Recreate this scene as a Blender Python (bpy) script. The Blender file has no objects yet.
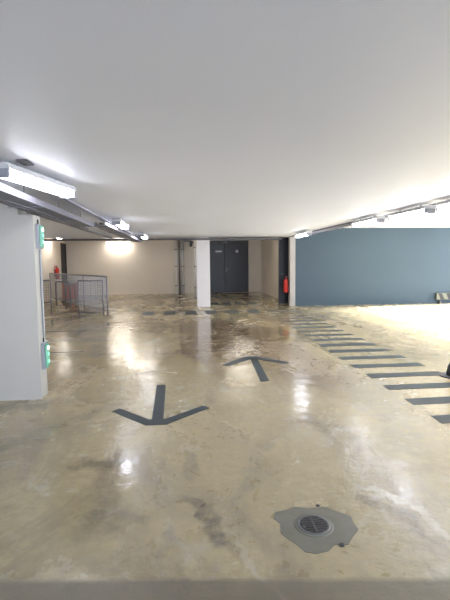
import bpy, bmesh, math, random
from mathutils import Matrix, Vector
random.seed(4)
S = bpy.context.scene
C = S.collection
PI = math.pi

# ---------------------------------------------------------------- helpers
def rgb(h):
    h = h.lstrip('#')
    v = [int(h[i:i+2], 16)/255 for i in (0, 2, 4)]
    return tuple((c/12.92 if c <= .04045 else ((c+.055)/1.055)**2.4) for c in v) + (1,)

def box(bm, x0, x1, y0, y1, z0, z1):
    vs = [bm.verts.new((x, y, z)) for z in (z0, z1) for x, y in ((x0, y0), (x1, y0), (x1, y1), (x0, y1))]
    for f in ((3, 2, 1, 0), (4, 5, 6, 7), (0, 1, 5, 4), (1, 2, 6, 5), (2, 3, 7, 6), (3, 0, 4, 7)):
        bm.faces.new([vs[i] for i in f])

def frame_of(d):
    d = d.normalized()
    a = Vector((0, 0, 1)) if abs(d.z) < .9 else Vector((1, 0, 0))
    u = d.cross(a).normalized(); return u, d.cross(u).normalized()

def tube(bm, pts, r, n=10, cap=True):
    """a round bar through the points; r is a number or one radius per point"""
    pts = [Vector(p) for p in pts]
    rr = r if isinstance(r, (list, tuple)) else [r]*len(pts)
    rings = []
    u = None
    for i, p in enumerate(pts):
        d = (pts[min(i+1, len(pts)-1)]-pts[max(i-1, 0)])
        if u is None: u, v = frame_of(d)
        else:
            d = d.normalized(); u = (u-d*u.dot(d)).normalized(); v = d.cross(u)
        if i == 0: d = d.normalized(); v = d.cross(u)
        rings.append([bm.verts.new(p+(u*math.cos(2*PI*k/n)+v*math.sin(2*PI*k/n))*rr[i]) for k in range(n)])
    for a, b in zip(rings, rings[1:]):
        for k in range(n): bm.faces.new((a[k], a[(k+1) % n], b[(k+1) % n], b[k]))
    if cap:
        bm.faces.new(rings[0][::-1]); bm.faces.new(rings[-1])

def lathe(bm, prof, cx=0, cy=0, n=28):
    rings = [[bm.verts.new((cx+r*math.cos(2*PI*k/n), cy+r*math.sin(2*PI*k/n), z)) for k in range(n)] for r, z in prof]
    for a, b in zip(rings, rings[1:]):
        for k in range(n): bm.faces.new((a[k], a[(k+1) % n], b[(k+1) % n], b[k]))
    bm.faces.new(rings[0][::-1]); bm.faces.new(rings[-1])

def prism(bm, poly, z0, z1):
    a = [bm.verts.new((x, y, z0)) for x, y in poly]; b = [bm.verts.new((x, y, z1)) for x, y in poly]
    n = len(poly)
    bm.faces.new(a[::-1]); bm.faces.new(b)
    for k in range(n): bm.faces.new((a[k], a[(k+1) % n], b[(k+1) % n], b[k]))

def obj(name, bm, m, parent=None, smooth=False, bevel=0):
    bmesh.ops.recalc_face_normals(bm, faces=bm.faces)
    me = bpy.data.meshes.new(name); bm.to_mesh(me); bm.free()
    for p in me.polygons: p.use_smooth = smooth
    o = bpy.data.objects.new(name, me); C.objects.link(o)
    me.materials.append(m)
    if bevel:
        b = o.modifiers.new('bevel', 'BEVEL'); b.width = bevel; b.segments = 2; b.limit_method = 'ANGLE'
    if parent: o.parent = parent
    return o

def tag(o, label, cat, group=None):
    o['label'] = label; o['category'] = cat
    if group: o['group'] = group
    return o

def thing(name, label, cat, loc=(0, 0, 0), rz=0, group=None):
    o = bpy.data.objects.new(name, None); C.objects.link(o)
    o.empty_display_size = .1
    o.location = loc; o.rotation_euler = (0, 0, rz)
    return tag(o, label, cat, group)

def struct(name, bm, m, bevel=0):
    o = obj(name, bm, m, bevel=bevel); o['kind'] = 'structure'; return o

def boxes(*bs):
    bm = bmesh.new()
    for b in bs: box(bm, *b)
    return bm

def dup(root, loc, rz, label, group=None):
    r = root.copy(); C.objects.link(r); r.location = loc; r.rotation_euler = (0, 0, rz)
    r['label'] = label
    if group: r['group'] = group
    for ch in list(root.children):
        c = ch.copy(); C.objects.link(c); c.parent = r
        for g in list(ch.children):
            d = g.copy(); C.objects.link(d); d.parent = c
    return r

# ---------------------------------------------------------------- materials
def mat(name, col, rough=.6, metal=0, var=.06, vscale=6, bump=0, spec=.5, emis=None, estr=0):
    m = bpy.data.materials.new(name); m.use_nodes = True
    nt = m.node_tree; N = nt.nodes; L = nt.links
    b = N['Principled BSDF']
    c = rgb(col) if isinstance(col, str) else col
    b.inputs['Roughness'].default_value = rough
    b.inputs['Metallic'].default_value = metal
    b.inputs['Specular IOR Level'].default_value = spec
    tc = N.new('ShaderNodeTexCoord'); no = N.new('ShaderNodeTexNoise')
    no.inputs['Scale'].default_value = vscale; no.inputs['Detail'].default_value = 5
    L.new(tc.outputs['Object'], no.inputs['Vector'])
    mx = N.new('ShaderNodeMix'); mx.data_type = 'RGBA'
    mx.inputs[6].default_value = tuple(max(0, v*(1-var)) for v in c[:3])+(1,)
    mx.inputs[7].default_value = tuple(min(1, v*(1+var)) for v in c[:3])+(1,)
    L.new(no.outputs[0], mx.inputs[0]); L.new(mx.outputs[2], b.inputs['Base Color'])
    if bump:
        bp = N.new('ShaderNodeBump'); bp.inputs['Strength'].default_value = bump; bp.inputs['Distance'].default_value = .01
        L.new(no.outputs[0], bp.inputs['Height']); L.new(bp.outputs[0], b.inputs['Normal'])
    if emis:
        b.inputs['Emission Color'].default_value = rgb(emis); b.inputs['Emission Strength'].default_value = estr
    return m

M = {}
M['ceiling'] = mat('ceiling_paint', '#eff1fb', .42, var=.03, vscale=1.2, spec=.35)
M['white'] = mat('white_paint', '#dcd6d4', .5, var=.03, vscale=2, bump=.1)
M['cream'] = mat('cream_wall_paint', '#dad1c5', .6, var=.05, vscale=1.5, bump=.1)
M['pillar'] = mat('pillar_paint', '#aca8a0', .6, var=.04, vscale=2, bump=.15)
M['blue'] = mat('blue_wall_paint', '#3c4c58', .55, var=.06, vscale=.9, bump=.1, spec=.3)
M['mark'] = mat('floor_marking_paint', '#38434a', .5, var=.3, vscale=9, bump=.1, spec=.25)
M['dark_door'] = mat('dark_door_paint', '#22262f', .45, var=.1, vscale=2)
M['darker_door'] = mat('darker_door_paint', '#1d1b23', .45, var=.1, vscale=2)
M['black'] = mat('dark_rubber', '#26272a', .6)
M['galv'] = mat('galvanised_steel', '#7c7b84', .5, metal=.3, var=.2, vscale=14)
M['darkgalv'] = mat('dusty_steel', '#5c5a60', .6, metal=.3, var=.2, vscale=14)
M['cable'] = mat('grey_cable', '#5a585e', .6, var=.2, vscale=20)
M['rail'] = mat('railing_steel', '#85858a', .4, metal=.5, var=.1)
M['red'] = mat('red_enamel', '#c22820', .35, var=.05)
M['orange'] = mat('orange_panel', '#c4552e', .5, var=.1)
M['plastic'] = mat('grey_plastic', '#8f9098', .5)
M['housing'] = mat('luminaire_body', '#c9c9cc', .5)
M['iron'] = mat('cast_iron', '#4c494b', .4, metal=.3, var=.2, vscale=30)
M['steel'] = mat('worn_steel_rim', '#77787a', .35, metal=.6, var=.2, vscale=30)
M['yellow'] = mat('pale_yellow_paint', '#67695a', .5)
M['pvc'] = mat('white_pipe_paint', '#efeae8', .4)
M['post'] = mat('grey_edge_paint', '#a39d98', .6)
M['sign'] = mat('white_sign', '#c9c7cd', .4)
M['tube'] = mat('lit_diffuser', '#ffffff', .4, var=0, emis='#f1f4ff', estr=16)
M['farlamp'] = mat('lit_far_diffuser', '#ffffff', .4, var=0, emis='#fff6e8', estr=26)
M['green'] = mat('lit_green_lens', '#b8f0d8', .3, var=0, emis='#58e0a8', estr=.6)
M['led'] = mat('lit_white_led', '#ffffff', .3, var=0, emis='#d8fff0', estr=4)
M['glow'] = mat('pale_green_lens', '#5c9480', .3, var=0, emis='#58b090', estr=.12)

def floor_material():
    m = bpy.data.materials.new('polished_concrete'); m.use_nodes = True
    nt = m.node_tree; N = nt.nodes; L = nt.links
    b = N['Principled BSDF']
    tc = N.new('ShaderNodeTexCoord')
    P = tc.outputs['Object']
    def noise(scale, detail=4, rough=.55, dist=0, sc=(1, 1, 1), off=(0, 0, 0)):
        mp = N.new('ShaderNodeMapping'); mp.inputs['Scale'].default_value = sc; mp.inputs['Location'].default_value = off
        L.new(P, mp.inputs[0])
        n = N.new('ShaderNodeTexNoise'); n.inputs['Scale'].default_value = scale; n.inputs['Detail'].default_value = detail
        n.inputs['Roughness'].default_value = rough; n.inputs['Distortion'].default_value = dist
        L.new(mp.outputs[0], n.inputs['Vector']); return n
    def ramp(src, a, bb, ca=(0, 0, 0, 1), cb=(1, 1, 1, 1)):
        r = N.new('ShaderNodeValToRGB'); r.color_ramp.elements[0].position = a; r.color_ramp.elements[1].position = bb
        r.color_ramp.elements[0].color = ca; r.color_ramp.elements[1].color = cb
        L.new(src, r.inputs[0]); return r.outputs[0]
    def math_(op, a, bb=None):
        n = N.new('ShaderNodeMath'); n.operation = op
        for i, v in enumerate((a, bb)):
            if v is None: continue
            if isinstance(v, (int, float)): n.inputs[i].default_value = v
            else: L.new(v, n.inputs[i])
        return n.outputs[0]
    def mix(fac, a, bb):
        n = N.new('ShaderNodeMix'); n.data_type = 'RGBA'
        if isinstance(fac, float): n.inputs[0].default_value = fac
        else: L.new(fac, n.inputs[0])
        for i, v in ((6, a), (7, bb)):
            if isinstance(v, tuple): n.inputs[i].default_value = v
            else: L.new(v, n.inputs[i])
        return n.outputs[2]
    warp = noise(2.2, 4)
    vs = N.new('ShaderNodeVectorMath'); vs.operation = 'SUBTRACT'; L.new(warp.outputs[1], vs.inputs[0]); vs.inputs[1].default_value = (.5, .5, .5)
    vm = N.new('ShaderNodeVectorMath'); vm.operation = 'MULTIPLY'; L.new(vs.outputs[0], vm.inputs[0]); vm.inputs[1].default_value = (.5, .5, 0)
    va = N.new('ShaderNodeVectorMath'); va.operation = 'ADD'; L.new(P, va.inputs[0]); L.new(vm.outputs[0], va.inputs[1])
    WP = va.outputs[0]
    def spot(x, y, rx, ry, rz=0, soft=.35, src=WP):
        """a worn ellipse, 1 inside and 0 outside"""
        mp = N.new('ShaderNodeMapping'); mp.vector_type = 'TEXTURE'
        mp.inputs['Location'].default_value = (x, y, 0); mp.inputs['Rotation'].default_value = (0, 0, rz); mp.inputs['Scale'].default_value = (rx, ry, 1000)
        L.new(src, mp.inputs[0])
        ln = N.new('ShaderNodeVectorMath'); ln.operation = 'LENGTH'; L.new(mp.outputs[0], ln.inputs[0])
        mr = N.new('ShaderNodeMapRange'); mr.inputs['From Min'].default_value = 1+soft; mr.inputs['From Max'].default_value = 1-soft
        mr.interpolation_type = 'SMOOTHSTEP'
        L.new(ln.outputs['Value'], mr.inputs['Value']); return mr.outputs[0]
    col = mix(ramp(noise(.55, 6, .6, .6).outputs[0], .35, .65), rgb('#a89a76'), rgb('#bfb08c'))
    col = mix(ramp(noise(1.1, 7, .65, 1.2, (1, .45, 1), (3, 1, 0)).outputs[0], .5, .68), col, rgb('#8d7f6a'))
    col = mix(ramp(noise(2.3, 8, .7, .8, off=(9, 2, 0)).outputs[0], .56, .7), col, rgb('#c2bba9'))
    col = mix(math_('MULTIPLY', ramp(noise(14, 8, .75).outputs[0], .42, .68), .45), col, rgb('#807664'))
    speck = ramp(noise(45, 2, .5, off=(4, 4, 0)).outputs[0], .70, .76)
    col = mix(math_('MULTIPLY', speck, .55), col, rgb('#5d574e'))
    fine = ramp(noise(7, 6, .7).outputs[0], .4, .6)
    def stain(c, k, *a, tex=True, **kw):
        nonlocal col
        s = spot(*a, **kw)
        f = math_('MULTIPLY', s, k)
        if tex: f = math_('MULTIPLY', f, math_('ADD', math_('MULTIPLY', fine, .6), .4))
        col = mix(f, col, rgb(c))
    stain('#5a3f2c', .85, .9, 8.8, 1.0, 2.2, rz=-.05)      # rusty damp area before the white pillar
    stain('#6e5238', .45, -.6, 10.6, 1.6, 1.3)
    stain('#755a48', .6, 1.6, 6.3, .5, 1.7, rz=.1)
    stain('#7a6350', .5, .5, 7.2, .6, .8)
    stain('#68503e', .3, 2.0, 10.6, .3, 1.8)
    stain('#4c453f', .85, .10, 2.4, .055, .33, rz=.5)         # dark scuff right of the middle
    stain('#6b6152', .55, .03, 3.1, .05, .3, rz=.1)
    stain('#786c56', .85, -.62, 3.2, .3, .11, rz=.15)       # damp patch under the arrow
    stain('#7d745f', .6, -.45, 2.45, .2, .1, rz=.2)
    stain('#847860', .5, -1.7, 3.4, .5, .35)
    stain('#6f6758', .6, -1.9, 4.6, .9, .16, rz=.2)
    stain('#6f6758', .6, -1.2, 4.0, .1, .8, rz=-.7)
    stain('#d7d2c4', .7, 1.3, 2.45, .035, .42, rz=.45)      # pale scraped line on the right
    stain('#6d6558', .65, 1.22, 2.38, .03, .42, rz=.45)
    stain('#cbc3b4', .55, .33, 1.95, .02, .35, rz=.25)
    stain('#7a705f', .5, -.1, 2.05, .03, .5, rz=.12)
    stain('#7a705f', .45, .48, 3.0, .05, .7, rz=-.25)
    stain('#8c8a86', .55, 2.1, 4.5, .3, 1.6, rz=-.15)       # greyer strip under the ladder marking
    stain('#8b8272', .45, 3.9, 8.5, .6, 3, rz=.0)
    stain('#6a6457', .6, -3.4, 8.6, 1.9, .25)
    stain('#77705f', .55, -2.2, 7.2, 1.2, .18)
    # the older, darker pour of concrete close to the camera
    sx = N.new('ShaderNodeSeparateXYZ'); L.new(WP, sx.inputs[0])
    sy = N.new('ShaderNodeSeparateXYZ'); L.new(P, sy.inputs[0])
    yy = math_('ADD', math_('ADD', math_('MULTIPLY', sy.outputs[1], .9), math_('MULTIPLY', sx.outputs[1], .1)), math_('MULTIPLY', sy.outputs[0], .10))
    mr = N.new('ShaderNodeMapRange'); mr.inputs['From Min'].default_value = 1.965; mr.inputs['From Max'].default_value = 1.925
    L.new(yy, mr.inputs['Value'])
    pour = mr.outputs[0]
    col = mix(math_('MULTIPLY', pour, .8), col, rgb('#665e52'))
    # darker floor colour at the very back and in the recess
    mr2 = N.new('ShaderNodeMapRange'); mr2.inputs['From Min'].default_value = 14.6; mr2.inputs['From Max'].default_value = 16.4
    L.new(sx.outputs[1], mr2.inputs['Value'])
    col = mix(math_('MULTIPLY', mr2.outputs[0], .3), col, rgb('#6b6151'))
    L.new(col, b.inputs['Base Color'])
    # sealed and partly wet: gloss comes in patches
    wet = ramp(noise(.8, 6, .65, 1.0, (1, .6, 1), (7, 3, 0)).outputs[0], .42, .62)
    rg = math_('ADD', math_('MULTIPLY', wet, -.22), .25)
    rg = math_('ADD', rg, math_('MULTIPLY', ramp(noise(9, 6, .7).outputs[0], .3, .7), .10))
    for (px, py, rx, ry) in ((1.05, 2.95, .16, .5), (1.16, 4.6, .12, .6), (-.52, 2.8, .16, .55), (-1.5, 9.6, .7, 1.6), (.1, 7.1, .3, 1.2), (-1.2, 7.4, .5, .8), (.6, 9.2, .8, 2.0)):
        rg = math_('SUBTRACT', rg, math_('MULTIPLY', spot(px, py, rx, ry, soft=.5), .11))
    rg = math_('MAXIMUM', rg, .07)
    rg = math_('ADD', rg, math_('MULTIPLY', pour, .2))
    L.new(rg, b.inputs['Roughness'])
    b.inputs['Specular IOR Level'].default_value = .85
    bp = N.new('ShaderNodeBump'); bp.inputs['Strength'].default_value = .6; bp.inputs['Distance'].default_value = .014
    h = math_('ADD', noise(3.2, 5, .6).outputs[0], math_('MULTIPLY', noise(13, 5, .6).outputs[0], .16))
    L.new(h, bp.inputs['Height']); L.new(bp.outputs[0], b.inputs['Normal'])
    return m
M['floor'] = floor_material()
M['mortar'] = mat('drain_mortar', '#77756a', .45, var=.25, vscale=9, bump=.4)

# ---------------------------------------------------------------- the room
LOW, HI = 2.28, 2.57
XR = 13.0
bm = bmesh.new(); box(bm, -8, XR, -8, 21.2, -.2, 0)
struct('floor', bm, M['floor'])
struct('ceiling', boxes((-8, 3.5, -8, 14.1, LOW, LOW+.5), (3.5, XR+.2, -8, 14.1, HI, LOW+.5), (-8, XR+.2, 14.1, 21.2, HI, LOW+.5)), M['ceiling'])
struct('wall_back', boxes((-5.65, 4.0, 20.9, 21.1, 0, HI)), M['cream'])
struct('wall_left', boxes((-5.65, -5.45, 5.11, 20.05, 0, HI), (-5.65, -5.45, 20.86, 20.9, 0, HI), (-5.65, -5.45, 20.05, 20.86, 2.4, HI)), M['cream'])
bm = bmesh.new()
outline = [(-7.9, 0), (-1.60, 0), (-1.60, 2.02), (-1.75, 2.02), (-1.75, LOW), (-7.9, LOW)]
fa = [bm.verts.new((x, 4.88, z)) for x, z in outline]; fb = [bm.verts.new((x, 5.11, z)) for x, z in outline]
bm.faces.new(fa); bm.faces.new(fb[::-1])
for k in range(6): bm.faces.new((fa[k], fb[k], fb[(k+1) % 6], fa[(k+1) % 6]))
struct('wall_near_left', bm, M['pillar'])
struct('wall_far_left', boxes((-8, -7.9, -8, 5.11, 0, LOW)), M['white'])
struct('wall_behind', boxes((-7.9, -6, -8, -7.8, 0, LOW), (-1, -.6, -8, -7.8, 0, LOW), (5, 5.4, -8, -7.8, 0, HI), (11, XR, -8, -7.8, 0, HI)), M['white'])
struct('wall_blue', boxes((3.66, XR+.2, 14.13, 14.33, 0, HI)), M['blue'])
struct('wall_recess', boxes((3.74, 3.94, 14.33, 20.9, 0, HI)), M['cream'])
struct('wall_right', boxes((XR, XR+.2, -8, 4.5, 0, HI), (XR, XR+.2, 4.5, 14.13, 2.5, HI)), M['white'])
struct('trim_1', boxes((3.48, 3.66, 14.13, 14.33, 0, HI)), M['post'])
# white pillar in the middle
struct('pillar', boxes((.41, .85, 14.4, 14.85, 0, HI)), M['white'], bevel=.01)
# skirting shadow gap lines as real low plinths
struct('baseboard_back', boxes((-5.4, 1.2, 20.87, 20.9, 0, .07)), M['cream'])

# dark double door in the back wall
d = boxes((1.2, 1.25, 20.78, 20.9, 0, 2.5), (3.03, 3.08, 20.78, 20.9, 0, 2.5), (1.25, 3.03, 20.78, 20.9, 2.45, 2.5))
door = struct('door_1', d, M['darker_door'])
lf = obj('door_leaf', boxes((1.255, 1.93, 20.81, 20.86, .02, 2.44)), M['dark_door'], door, bevel=.006)
rf = obj('door_leaf', boxes((1.94, 3.025, 20.81, 20.86, .02, 2.44)), M['darker_door'], door, bevel=.006)
bm = bmesh.new(); box(bm, 1.99, 2.02, 20.785, 20.81, 1.0, 1.2); tube(bm, [(2.0, 20.79, 1.12), (2.0, 20.75, 1.12), (2.13, 20.75, 1.12)], .011)
obj('door_handle', bm, M['galv'], rf)
bm = bmesh.new(); box(bm, 1.86, 2.06, 20.75, 20.81, 2.36, 2.43)
obj('door_closer', bm, M['galv'], lf)
tag(obj('door_sign', boxes((1.5, 1.8, 20.798, 20.81, 1.95, 2.02)), M['sign']), 'small oblong white plate on the left leaf of the dark double door', 'sign')
bm = bmesh.new(); tube(bm, [(2.53, 20.81, 1.98), (2.53, 20.798, 1.98)], .075, 24)
tag(obj('round_sign', bm, M['sign']), 'small round white sign on the right leaf of the dark double door', 'sign')

# dark door in the left wall, seen at a slant
door = struct('door_2', boxes((-5.49, -5.42, 20.05, 20.09, 0, 2.4), (-5.49, -5.42, 20.82, 20.86, 0, 2.4), (-5.49, -5.42, 20.09, 20.82, 2.35, 2.4)), M['darker_door'])
lf = obj('door_leaf', boxes((-5.50, -5.46, 20.09, 20.82, .01, 2.35)), M['darker_door'], door)
bm = bmesh.new(); tube(bm, [(-5.46, 20.16, 1.05), (-5.41, 20.16, 1.05), (-5.41, 20.28, 1.05)], .011); obj('door_handle', bm, M['galv'], lf)

# narrow dark door beside the blue wall
door = struct('door_3', boxes((3.27, 3.30, 14.86, 14.96, 0, HI), (3.70, 3.74, 14.86, 14.96, 0, HI), (3.30, 3.70, 14.86, 14.96, 2.45, HI)), M['darker_door'])
lf = obj('door_leaf', boxes((3.30, 3.70, 14.89, 14.94, .01, 2.45)), M['dark_door'], door)
bm = bmesh.new(); tube(bm, [(3.35, 14.89, 1.05), (3.35, 14.84, 1.05), (3.43, 14.84, 1.05)], .01); obj('door_handle', bm, M['galv'], lf)

# ---------------------------------------------------------------- floor markings
LX0, LX1 = 2.37, 3.38
walk = thing('walkway_marking', 'long ladder of dark painted stripes running along the floor to the blue wall', 'floor marking', (0, 0, 0))
def skew(x0, x1, y0, y1, sl=0.0):
    j = lambda: random.uniform(-.012, .012)
    poly = [(x0+j(), y0+j()), ((x0+x1)/2, y0+sl/2+j()), (x1+j(), y0+sl+j()), (x1+j(), y1+sl+j()), ((x0+x1)/2, y1+sl/2+j()), (x0+j(), y1+j())]
    bm = bmesh.new(); prism(bm, poly, .0003, .0025); return bm
y = 3.78
k = 0
while y < 13.4:
    obj('stripe', skew(LX0-.04+.006*k, LX1, y-.10, y+.10), M['mark'], walk)
    y += .521; k += 1
dash = thing('crossing_marking', 'row of dark square dashes painted across the floor past the white pillar', 'floor marking', (0, 0, 0))
for x in (-1.08, -.45, .17, .79, 1.42, 2.05):
    obj('dash', skew(x-.17, x+.17, 12.45, 13.35), M['mark'], dash)
dash = thing('threshold_marking', 'short ladder of dark strips painted on the floor before the dark double door', 'floor marking', (0, 0, 0))
for x in (1.05, 1.50, 1.95, 2.40):
    obj('dash', skew(x-.15, x+.15, 15.0, 15.9), M['mark'], dash)
for yy in (16.8, 17.6, 18.4):
    obj('dash', skew(1.3, 2.9, yy-.12, yy+.12), M['mark'], dash)

def poly_obj(name, polys, m):
    bm = bmesh.new()
    for p in polys: prism(bm, p, .0003, .0028)
    return obj(name, bm, m)
tag(poly_obj('painted_arrow', [[(-.36, 5.28), (-.25, 5.27), (-.225, 4.10), (-.335, 4.10)],
    [(-.76, 4.38), (-.69, 4.46), (-.36, 4.10), (-.2, 4.10), (.17, 4.44), (.235, 4.36), (-.19, 3.95), (-.38, 3.95)]], M['mark']),
    'dark grey floor arrow pointing towards the camera, on the left', 'floor marking')
tag(poly_obj('painted_arrow', [[(.93, 5.26), (1.04, 5.28), (1.10, 6.56), (.99, 6.56)],
    [(.52, 6.20), (.60, 6.13), (.97, 6.50), (1.11, 6.50), (1.44, 6.14), (1.53, 6.24), (1.12, 6.72), (.94, 6.72)]], M['mark']),
    'dark grey floor arrow pointing away towards the dark double door', 'floor marking')

# dark slots in the floor by the near wall
bm = boxes((-3.6, -2.18, 9.80, 9.87, .0003, .004)); o = obj('floor_slot', bm, M['black']); tag(o, 'thin dark slot across the floor, the farther of two, below the railings', 'floor joint')
bm = boxes((-3.2, -1.72, 7.46, 7.51, .0003, .004)); o = obj('floor_slot', bm, M['black']); tag(o, 'thin dark slot across the floor, the nearer of two, behind the near left wall', 'floor joint')

# ---------------------------------------------------------------- floor drain
DX, DY = .705, 2.292
dr = thing('floor_drain', 'round slotted iron floor drain set in a grey mortar patch', 'drain', (DX, DY, 0)); dr.scale = (1.06, 1.06, 1)
pts = [(.53, 2.44), (.59, 2.45), (.65, 2.475), (.72, 2.455), (.82, 2.455), (.87, 2.41), (.935, 2.35), (.925, 2.28), (.93, 2.235), (.87, 2.17), (.83, 2.12), (.76, 2.125), (.72, 2.085), (.65, 2.07), (.60, 2.09), (.575, 2.15), (.545, 2.19), (.515, 2.25), (.53, 2.33), (.505, 2.38)]
bm = bmesh.new(); prism(bm, [(x-DX, y-DY) for x, y in pts], .0003, .003); obj('mortar_patch', bm, M['mortar'], dr)
bm = bmesh.new(); lathe(bm, [(.105, .0035), (.10, .007), (.098, .007)], 0, 0, 40)
obj('outer_ring', bm, M['mortar'], dr, smooth=False)
bm = bmesh.new()
n = 40
prof = [(.090, .005), (.088, .011), (.074, .010), (.072, .006)]
rings = [[bm.verts.new((r*math.cos(2*PI*k/n), r*math.sin(2*PI*k/n), z)) for k in range(n)] for r, z in prof]
for a, b_ in zip(rings, rings[1:]):
    for k in range(n): bm.faces.new((a[k], a[(k+1) % n], b_[(k+1) % n], b_[k]))
obj('rim', bm, M['steel'], dr, smooth=True)
bm = bmesh.new(); tube(bm, [(0, 0, .006), (0, 0, .008)], .073, 40); obj('drain_well', bm, M['black'], dr)
bm = bmesh.new()
for i in range(-3, 4):
    x = i*.0195; h = math.sqrt(max(0, .071**2-x*x))
    box(bm, -h, h, x-.0055, x+.0055, .008, .013)
box(bm, -.007, .007, -.07, .07, .008, .0125)
obj('grate', bm, M['iron'], dr)
bm = bmesh.new(); tube(bm, [(-.058, -.022, .012), (-.058, -.022, .0155)], .009, 16); obj('screw', bm, M['steel'], dr)
# grit by the drain
for (x, y, s) in ((.80, 2.105, .016), (.79, 2.485, .012)):
    bm = bmesh.new(); bmesh.ops.create_icosphere(bm, subdivisions=2, radius=s)
    for v in bm.verts:
        v.co.z *= .35; v.co += Vector((random.uniform(-1, 1), random.uniform(-1, 1), 0))*s*.2
    bmesh.ops.translate(bm, verts=bm.verts, vec=(x, y, s*.34))
    tag(obj('grit_lump', bm, M['black']), 'small dark lump of grit %s the floor drain' % ('on the camera side of' if y < 2.3 else 'on the far side of'), 'debris')

# ---------------------------------------------------------------- lamps
def make_lamp(label, group, m=None, length=1.1):
    """tubular batten along Y, its back at z 0"""
    t = thing('tube_light', label, 'light', group=group)
    h = length/2
    bm = bmesh.new()
    prof = [(-.07, 0), (.07, 0), (.088, -.045), (-.088, -.045)]
    a = [bm.verts.new((x, -h, z)) for x, z in prof]; b_ = [bm.verts.new((x, h, z)) for x, z in prof]
    bm.faces.new(a); bm.faces.new(b_[::-1])
    for k in range(4): bm.faces.new((a[k], a[(k+1) % 4], b_[(k+1) % 4], b_[k]))
    obj('housing', bm, M['housing'], t)
    bm = bmesh.new()
    prof = [(.072*math.cos(u), -.045-.062*math.sin(u)) for u in [PI*k/10 for k in range(11)]]
    a = [bm.verts.new((x, -h+.03, z)) for x, z in prof]; b_ = [bm.verts.new((x, h-.03, z)) for x, z in prof]
    bm.faces.new(a); bm.faces.new(b_[::-1])
    for k in range(11): bm.faces.new((a[k], a[(k+1) % 11], b_[(k+1) % 11], b_[k]))
    obj('diffuser', bm, m or M['tube'], t)
    for s in (-1, 1):
        y0, y1 = sorted((s*h, s*(h-.03)))
        obj('end_cap', boxes((-.074, .074, y0, y1, -.110, -.045)), M['plastic'], t, bevel=.004)
    for yy in [(-h+.2+i*(length-.4)/4) for i in range(5)]:
        obj('clip', boxes((-.086, .086, yy-.012, yy+.012, -.050, -.040)), M['galv'], t)
    for yy in (-h+.25, h-.25):
        bm = boxes((-.075, .075, yy-.02, yy+.02, 0, .004)); tube(bm, [(0, yy, 0), (0, yy, .03)], .01)
        obj('bracket', bm, M['galv'], t)
    return t
ZL = LOW-.034
lamp = make_lamp('lit tube light nearest the camera, over the near left wall', 'tube lights along the left cable run')
lamp.location = (-1.235, 3.95, ZL); lamp.rotation_euler = (0, 0, math.radians(-12))
dup(lamp, (-1.13, 8.15, ZL), 0, 'lit tube light in the left row, midway between the nearest and farthest', 'tube lights along the left cable run')
dup(lamp, (-1.06, 11.8, ZL), 0, 'lit tube light farthest along the left row, before the cream back wall', 'tube lights along the left cable run')
R = 'tube lights along the right cable run'
dup(lamp, (3.16, 11.4, ZL), 0, 'lit tube light farthest along the right row, by the corner of the blue wall', R)
dup(lamp, (3.34, 7.75, ZL), 0, 'lit tube light midway along the right row, before the blue wall', R)
dup(lamp, (3.40, 6.35, ZL), 0, 'lit tube light in the right row, cut by the right edge of the photo', R)
dup(lamp, (3.40, 5.0, ZL), 0, 'lit tube light of the right row, beyond the right edge of the photo', R)
dup(lamp, (-1.13, -1.3, ZL), 0, 'lit tube light of the left row, behind the camera', 'tube lights behind the camera')
dup(lamp, (3.3, -1.3, ZL), 0, 'lit tube light of the right row behind the camera', 'tube lights behind the camera')
wl = make_lamp('bright tube light flooding the cream back wall left of the pipes', 'tube lights by the back wall', M['farlamp'])
wl.location = (-3.0, 20.6, 2.50); wl.rotation_euler = (0, 0, PI/2)
dup(wl, (-5.0, 18.2, 2.535), 0, 'small looking lit tube light by the dark door in the left wall', 'tube lights by the back wall')
dup(lamp, (8.2, 6.0, HI-.034), 0, 'lit tube light of the right bay nearer the camera, beyond the frame', 'tube lights of the right bay')
dup(lamp, (8.2, 11.4, HI-.034), 0, 'lit tube light of the right bay near the blue wall', 'tube lights of the right bay')
dup(wl, (2.1, 16.4, HI-.034), PI/2, 'added hidden tube light brightening the recess before the dark double door', 'tube lights by the back wall')  # added lamp, tucked above the sight line to brighten the recess
dup(wl, (-1.6, 16.2, HI-.034), PI/2, 'added hidden tube light behind the crossing cable tray, brightening the back wall', 'tube lights by the back wall')  # second added lamp, out of view, to brighten the back area

# ---------------------------------------------------------------- cable trays
def tray(label, x0, x1, y0, y1, z, group=None, along='Y', hang=(), top=LOW, dz=.05):
    t = thing('cable_tray', label, 'cable tray', ((x0+x1)/2, (y0+y1)/2, z), 0, group)
    cx, cy = (x0+x1)/2, (y0+y1)/2
    w, l = ((x1-x0)/2, (y1-y0)/2)
    if along == 'Y':
        obj('side_rail', boxes((-w, -w+.004, -l, l, 0, dz)), M['galv'], t); obj('side_rail', boxes((w-.004, w, -l, l, 0, dz)), M['galv'], t)
        bm = bmesh.new(); box(bm, -w+.004, w-.004, -l, l, .002, .006)
    else:
        obj('side_rail', boxes((-w, w, -l, -l+.004, 0, dz)), M['darkgalv'], t); obj('side_rail', boxes((-w, w, l-.004, l, 0, dz)), M['darkgalv'], t)
        bm = bmesh.new(); box(bm, -w, w, -l+.004, l-.004, .002, .006)
    obj('tray_bed', bm, M['galv'] if along == 'Y' else M['darkgalv'], t)
    for (hx, hy) in hang:
        bm = boxes((hx-cx-.004, hx-cx+.004, hy-cy-.004, hy-cy+.004, dz*.2, top-z))
        box(bm, *( (-w-.01, w+.01, hy-cy-.015, hy-cy+.015, -.012, -.001) if along == 'Y' else (hx-cx-.015, hx-cx+.015, -l-.01, l+.01, -.012, -.001)))
        obj('hanger', bm, M['galv'], t)
    return t
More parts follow.
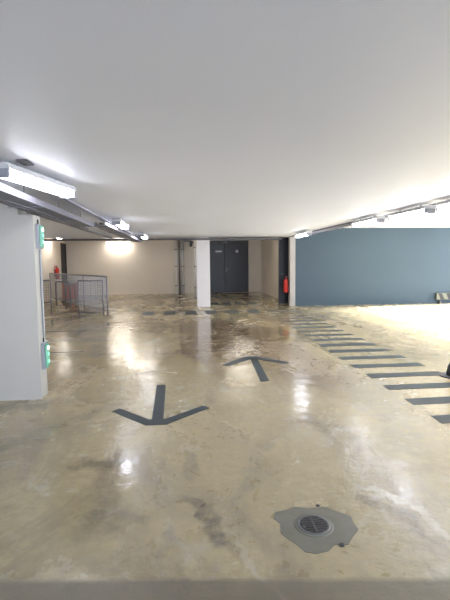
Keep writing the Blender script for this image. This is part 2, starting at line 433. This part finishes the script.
def cables(label, path_fn, n, r, m=None):
    t = thing('cable_bundle', label, 'cables')
    for i in range(n):
        bm = bmesh.new(); tube(bm, path_fn(i), r*random.uniform(.8, 1.2), 6); obj('cable', bm, m or M['cable'], t, smooth=True)
    return t
def runY(x0, x1, n, z, y0, y1, wob=.012):
    def f(i):
        x = x0+(x1-x0)*(i+.5)/n; ph = random.uniform(0, 6)
        return [(x+wob*math.sin(ph+k*.9), y0+(y1-y0)*k/24, z+.004*math.sin(ph+k*1.7)) for k in range(25)]
    return f
tray('wide galvanised cable tray over the near left wall, beside the nearest tube light', -1.73, -1.42, 1.2, 7.2, 2.075, hang=[(-1.58, yy) for yy in (2.3, 3.4, 4.6, 5.8, 7.0)], dz=.06)
tray('narrower galvanised cable tray continuing under the ceiling towards the back wall', -1.52, -1.27, 7.3, 13.55, 2.12, hang=[(-1.4, yy) for yy in (7.6, 9.2, 10.8, 12.6)])
cables('grey cables lying in the tray over the near left wall', runY(-1.69, -1.47, 6, 2.105, 1.2, 7.2), 6, .014)
cables('grey cables lying in the narrower tray towards the back wall', runY(-1.48, -1.31, 4, 2.146, 7.3, 13.5), 4, .012)
cables('loose dark cables slung under the tray by the nearest tube light', lambda i: [(-1.50-.07*i+.02*math.sin(k*.8+i), 2.6+k*.22, 2.045-.012*abs(math.sin(k*.45+i))) for k in range(22)], 2, .009, M['darkgalv'])
bm = bmesh.new(); tube(bm, [(-1.335, 4.9, 2.235), (-1.335, 13.5, 2.235)], .018, 12)
tag(obj('conduit', bm, M['galv'], smooth=True), 'thin steel conduit fixed to the ceiling along the left row of tube lights', 'pipe')
bm = bmesh.new(); tube(bm, [(-2.16, 5.2, 2.235), (-2.16, 13.5, 2.235)], .03, 12)
tag(obj('ceiling_pipe', bm, M['galv'], smooth=True), 'grey pipe under the ceiling behind the near left wall', 'pipe')
tray('dark cable tray crossing under the ceiling before the cream back wall', -5.43, 3.15, 13.78, 14.02, 2.19, along='X', hang=[(xx, 13.9) for xx in (-5, -3.4, -1.8, -.2, 1.4, 3)])
cables('dark cables lying in the tray that crosses before the back wall', lambda i: [(-5.38+8.5*k/24, 13.83+.028*i+.008*math.sin(k+i), 2.214) for k in range(25)], 5, .013, M['black'])
tray('narrow galvanised cable tray along the right row of tube lights', 3.54, 3.66, 3.0, 13.6, 2.25, hang=[(3.6, yy) for yy in (4, 6, 8, 10, 12)], top=HI)
bm = bmesh.new(); tube(bm, [(3.33, 8.3, 2.255), (3.33, 13.7, 2.255)], .016, 10)
tag(obj('conduit', bm, M['darkgalv'], smooth=True), 'thin dark conduit on the ceiling along the far end of the right row', 'pipe')

# ceiling fixing plates by the nearest light
for (x, y, w, l, d) in ((-1.22, 4.72, .03, .12, 'beyond'), (-1.20, 3.55, .04, .16, 'over the near half of')):
    tag(obj('fixing_plate', boxes((x-w, x+w, y-l/2, y+l/2, LOW-.012, LOW)), M['darkgalv']), 'small dark fixing plate on the ceiling %s the nearest tube light' % d, 'bracket')

# ---------------------------------------------------------------- green emergency light units on the end of the near left wall
def unit(z, h, label):
    t = thing('emergency_light', label, 'emergency light', (-1.60, 5.0, z), 0, 'emergency light units on the near left wall')
    obj('housing', boxes((0, .035, -.07, .07, 0, h)), M['plastic'], t, bevel=.006)
    obj('lens', boxes((.035, .058, -.055, .055, .015, h-.015)), M['glow'], t, bevel=.012)
    for k, f in enumerate((.28, .55, .78)):
        bm = bmesh.new(); tube(bm, [(.058, 0, h*f), (.064, 0, h*f)], .020, 16)
        obj('lamp_spot', bm, M['led'] if k == 2 else M['green'], t)
    bm = bmesh.new(); tube(bm, [(.012, 0, h), (.012, 0, h+.05)], .008, 8)
    obj('cable_gland', bm, M['black'], t)
    return t
unit(1.66, .27, 'green lit emergency light high on the end of the near left wall')
unit(.32, .30, 'green lit emergency light low on the end of the near left wall')
bm = bmesh.new(); tube(bm, [(-1.588, 5.02, .67), (-1.588, 5.02, 1.655)], .009, 8)
tag(obj('cable_duct', bm, M['plastic']), 'thin grey cable running between the two green emergency lights', 'cable')

# ---------------------------------------------------------------- pipes by the back wall
def vpipe(x, y, r, label, m, top=HI, elbow=None):
    t = thing('vertical_pipe', label, 'pipe', (x, y, 0), 0)
    bm = bmesh.new(); tube(bm, [(0, 0, 0), (0, 0, top)], r, 16); obj('pipe_run', bm, m, t, smooth=True)
    for z in (.4, 1.3, 2.1):
        bm = bmesh.new(); tube(bm, [(0, 0, z-.02), (0, 0, z+.02)], r+.004, 16); box(bm, -.01, .01, 0, .02+r, z-.015, z+.015)
        obj('clamp', bm, M['galv'], t)
    return t
vpipe(-.38, 20.76, .055, 'slim pale vertical pipe on the back wall, left of the dark gap', M['pvc'])
vpipe(-.07, 20.74, .075, 'wide pale grey vertical pipe on the back wall, right of the dark gap', M['housing'])
vpipe(-.22, 20.82, .03, 'dark upright rod standing in for the gap between the two pale pipes', M['darkgalv'])  # no pipe here: dark rod made up to show the dark gap
vpipe(.47, 18.6, .05, 'bright white vertical pipe standing just left of the white pillar', M['pvc'])
t = thing('pipe_manifold', 'grey knot of valves and pipework high on the back wall', 'pipes', (.22, 20.75, 2.3))
bm = bmesh.new(); tube(bm, [(-.18, 0, .18), (.1, 0, .18), (.35, 0, .05), (.6, 0, .05)], .045, 12); obj('pipe_elbow', bm, M['galv'], t, smooth=True)
bm = bmesh.new(); tube(bm, [(.12, 0, -.08), (.12, 0, .2)], .06, 14); tube(bm, [(.12, -.02, .05), (.12, -.14, .05)], .03, 12); obj('valve_body', bm, M['darkgalv'], t, smooth=True)
bm = bmesh.new(); tube(bm, [(.12, -.14, .05), (.12, -.16, .05)], .07, 16); obj('valve_wheel', bm, M['darkgalv'], t)

# ---------------------------------------------------------------- fire extinguishers
def extinguisher(label, loc, rz, s=1):
    t = thing('fire_extinguisher', label, 'fire extinguisher', loc, rz)
    bm = bmesh.new(); lathe(bm, [(.072*s, 0), (.08*s, .015*s), (.08*s, .36*s), (.07*s, .41*s), (.04*s, .45*s), (.03*s, .46*s)], 0, 0, 24); obj('cylinder', bm, M['red'], t, smooth=True)
    bm = bmesh.new(); tube(bm, [(0, 0, .46*s), (0, 0, .50*s)], .022*s, 12); obj('valve', bm, M['iron'], t)
    bm = boxes((-.012*s, .012*s, -.13*s, .02*s, .525*s, .54*s), (-.012*s, .012*s, -.10*s, .02*s, .49*s, .505*s)); obj('handle', bm, M['red'], t)
    bm = bmesh.new(); tube(bm, [(0, -.02*s, .48*s), (.05*s, -.10*s, .46*s), (.09*s, -.09*s, .34*s), (.088*s, -.03*s, .18*s), (.085*s, -.01*s, .08*s)], .011*s, 8); obj('hose', bm, M['black'], t, smooth=True)
    bm = bmesh.new(); tube(bm, [(.085*s, -.01*s, .09*s), (.085*s, 0, -.02*s)], [.012*s, .022*s], 10); obj('nozzle', bm, M['black'], t)
    return t
t = extinguisher('red fire extinguisher hung by the white edge of the blue wall', (3.385, 14.30, .45), 0, 1.0)
obj('wall_bracket', boxes((.075, .095, -.04, .04, .10, .40)), M['galv'], t)
t = extinguisher('red fire extinguisher on the cream left wall behind the railings', (-5.33, 18.95, .84), -PI/2, 1.05)
obj('wall_bracket', boxes((-.04, .04, -.119, -.075, .10, .40)), M['galv'], t)

# ---------------------------------------------------------------- railings at the left
def mesh_fill(p0, p1, z0, z1, pitch=.065):
    bm = bmesh.new(); p0, p1 = Vector(p0), Vector(p1); d = (p1-p0); n = max(2, int(d.length/pitch))
    for k in range(1, n):
        p = p0+d*k/n; tube(bm, [(p.x, p.y, z0), (p.x, p.y, z1)], .0045, 4)
    m = int((z1-z0)/pitch)
    for k in range(1, m):
        z = z0+(z1-z0)*k/m; tube(bm, [(p0.x, p0.y, z), (p1.x, p1.y, z)], .0045, 4)
    return bm
def railing(label, p0, p1, npost, h, zb=.12, group='grey railings at the left'):
    t = thing('railing', label, 'railing', (p0[0], p0[1], 0), 0, group)
    a, b_ = Vector((0, 0, 0)), Vector((p1[0]-p0[0], p1[1]-p0[1], 0))
    for k in range(npost):
        p = a+(b_-a)*k/(npost-1)
        bm = bmesh.new(); tube(bm, [(p.x, p.y, .008), (p.x, p.y, h)], .022, 12); q = obj('post', bm, M['rail'], t, smooth=True)
        obj('foot_plate', boxes((p.x-.05, p.x+.05, p.y-.05, p.y+.05, 0, .008)), M['rail'], q)
    bm = bmesh.new(); tube(bm, [a+Vector((0, 0, h)), b_+Vector((0, 0, h))], .024, 12); obj('top_rail', bm, M['rail'], t, smooth=True)
    bm = bmesh.new(); tube(bm, [a+Vector((0, 0, zb)), b_+Vector((0, 0, zb))], .018, 12); obj('bottom_rail', bm, M['rail'], t, smooth=True)
    obj('wire_mesh', mesh_fill(a, b_, zb, h), M['rail'], t)
    return t
railing('long grey mesh railing running back towards the cream left wall', (-2.22, 12.75), (-5.38, 18.1), 4, 1.10)
railing('short grey mesh gate panel turned square to the camera at the railing end', (-3.02, 12.72), (-2.32, 12.66), 2, 1.0, .10)
railing('grey mesh railing beside the near left wall, left of the gate panel', (-3.92, 13.2), (-4.6, 13.3), 2, 1.0, .36)
def hoop(label, p0, p1, h, group='steel hoops by the long railing'):
    t = thing('hoop_barrier', label, 'barrier', (p0[0], p0[1], 0), 0, group)
    dx, dy = p1[0]-p0[0], p1[1]-p0[1]
    path = [(0, 0, .006), (0, 0, h-.1)]
    for k in range(1, 6):
        u = PI/2*k/6; path.append((dx*.12*(1-math.cos(u)), dy*.12*(1-math.cos(u)), h-.1+.1*math.sin(u)))
    for k in range(0, 7):
        u = PI/2*k/6; path.append((dx*(.88+.12*math.sin(u)), dy*(.88+.12*math.sin(u)), h-.1+.1*math.cos(u)))
    path.append((dx, dy, .006))
    bm = bmesh.new(); tube(bm, path, .032, 12); obj('hoop', bm, M['rail'], t, smooth=True)
    for (x, y) in ((0, 0), (dx, dy)): obj('foot_plate', boxes((x-.06, x+.06, y-.06, y+.06, 0, .006)), M['rail'], t)
    return t
hoop('grey steel hoop barrier just left of the gate panel', (-3.90, 14.7), (-3.62, 14.85), .82)
hoop('grey steel hoop barrier further left, before the orange panel', (-4.62, 16.2), (-3.95, 15.5), .85)
t = thing('barrier_panel', 'rusty orange barrier panel standing behind the long mesh railing', 'barrier', (-4.40, 17.35, 0))
obj('panel', boxes((-.32, .32, -.02, .02, .10, .74)), M['orange'], t, bevel=.01)
for x in (-.26, .26):
    obj('foot', boxes((x-.03, x+.03, -.2, .2, 0, .05), (x-.02, x+.02, -.018, .018, .05, .10)), M['black'], t)

# ---------------------------------------------------------------- right side
t = thing('bollard', 'steel bollard with a dark flared base at the right edge of the photo', 'bollard', (3.43, 5.2, 0))
bm = bmesh.new(); tube(bm, [(0, 0, .10), (0, 0, .70)], .045, 20); obj('tube', bm, M['plastic'], t, smooth=True)
bm = bmesh.new(); lathe(bm, [(.085, .012), (.085, .05), (.07, .13), (.05, .17), (.047, .17)], 0, 0, 24); obj('base_sleeve', bm, M['black'], t, smooth=True)
bm = bmesh.new(); tube(bm, [(0, 0, 0), (0, 0, .012)], .17, 28); obj('base_plate', bm, M['darkgalv'], t)
bm = bmesh.new(); lathe(bm, [(.047, .70), (.045, .72), (.03, .735), (.01, .74)], 0, 0, 20); obj('cap', bm, M['plastic'], t, smooth=True)

t = thing('hazard_bumper', 'pale bumper rail with dark slanting stripes at the foot of the blue wall', 'bumper', (9.3, 14.08, 0))
obj('bumper_rail', boxes((-.75, .75, -.05, .04, .12, .36)), M['yellow'], t, bevel=.01)
for k in range(5):
    x = -.6+k*.28
    bm = bmesh.new(); a = [(x, .13), (x+.13, .13), (x+.03, .35), (x-.10, .35)]
    f = [bm.verts.new((u, -.0535, z)) for u, z in a]; g = [bm.verts.new((u, -.0495, z)) for u, z in a]
    bm.faces.new(f); bm.faces.new(g[::-1])
    for i in range(4): bm.faces.new((f[i], f[(i+1) % 4], g[(i+1) % 4], g[i]))
    obj('hazard_stripe', bm, M['black'], t)
for x in (-.6, .6): obj('leg', boxes((x-.03, x+.03, -.03, .03, 0, .12)), M['darkgalv'], t)

# ---------------------------------------------------------------- daylight through the open vehicle entrance on the right
w = bpy.data.worlds.new('sky'); S.world = w; w.use_nodes = True
bg = w.node_tree.nodes['Background']; bg.inputs[0].default_value = (.74, .84, 1, 1); bg.inputs[1].default_value = 8.5
sun = bpy.data.lights.new('sun', 'SUN'); sun.energy = 70; sun.angle = math.radians(6); sun.color = (.93, .97, 1)
so = bpy.data.objects.new('sun', sun); C.objects.link(so)
dirv = Vector((-1, -.10, -math.tan(math.radians(17.5))))
so.rotation_euler = dirv.to_track_quat('-Z', 'Y').to_euler(); so.location = (20, 10, 8)

# ---------------------------------------------------------------- camera
F = 435.0
roll, pitch, yaw = math.radians(.6), math.radians(5.048), math.radians(5.312)
def ray(x, y):
    c, s = math.cos(roll), math.sin(roll); a = c*x-s*y; b_ = s*x+c*y
    r, f, u = a, F, -b_
    c, s = math.cos(pitch), math.sin(pitch); f, u = f*c+u*s, -f*s+u*c
    c, s = math.cos(yaw), math.sin(yaw)
    return Vector((r*c+f*s, -r*s+f*c, u))
fw = ray(0, 0).normalized(); rt = (ray(100, 0)-ray(0, 0)).normalized(); up = rt.cross(fw)
cam = bpy.data.cameras.new('camera'); co = bpy.data.objects.new('camera', cam); C.objects.link(co)
mt = Matrix.Identity(4)
for i in range(3): mt[i][0] = rt[i]; mt[i][1] = up[i]; mt[i][2] = -fw[i]
mt[2][3] = 1.5
co.matrix_world = mt
cam.sensor_fit = 'VERTICAL'; cam.sensor_height = 36; cam.lens = 36*F/600; cam.clip_start = .05
S.camera = co
S.view_settings.view_transform = 'Standard'; S.view_settings.look = 'None'; S.view_settings.gamma = 1
S.view_settings.use_curve_mapping = False
S.view_settings.exposure = .6
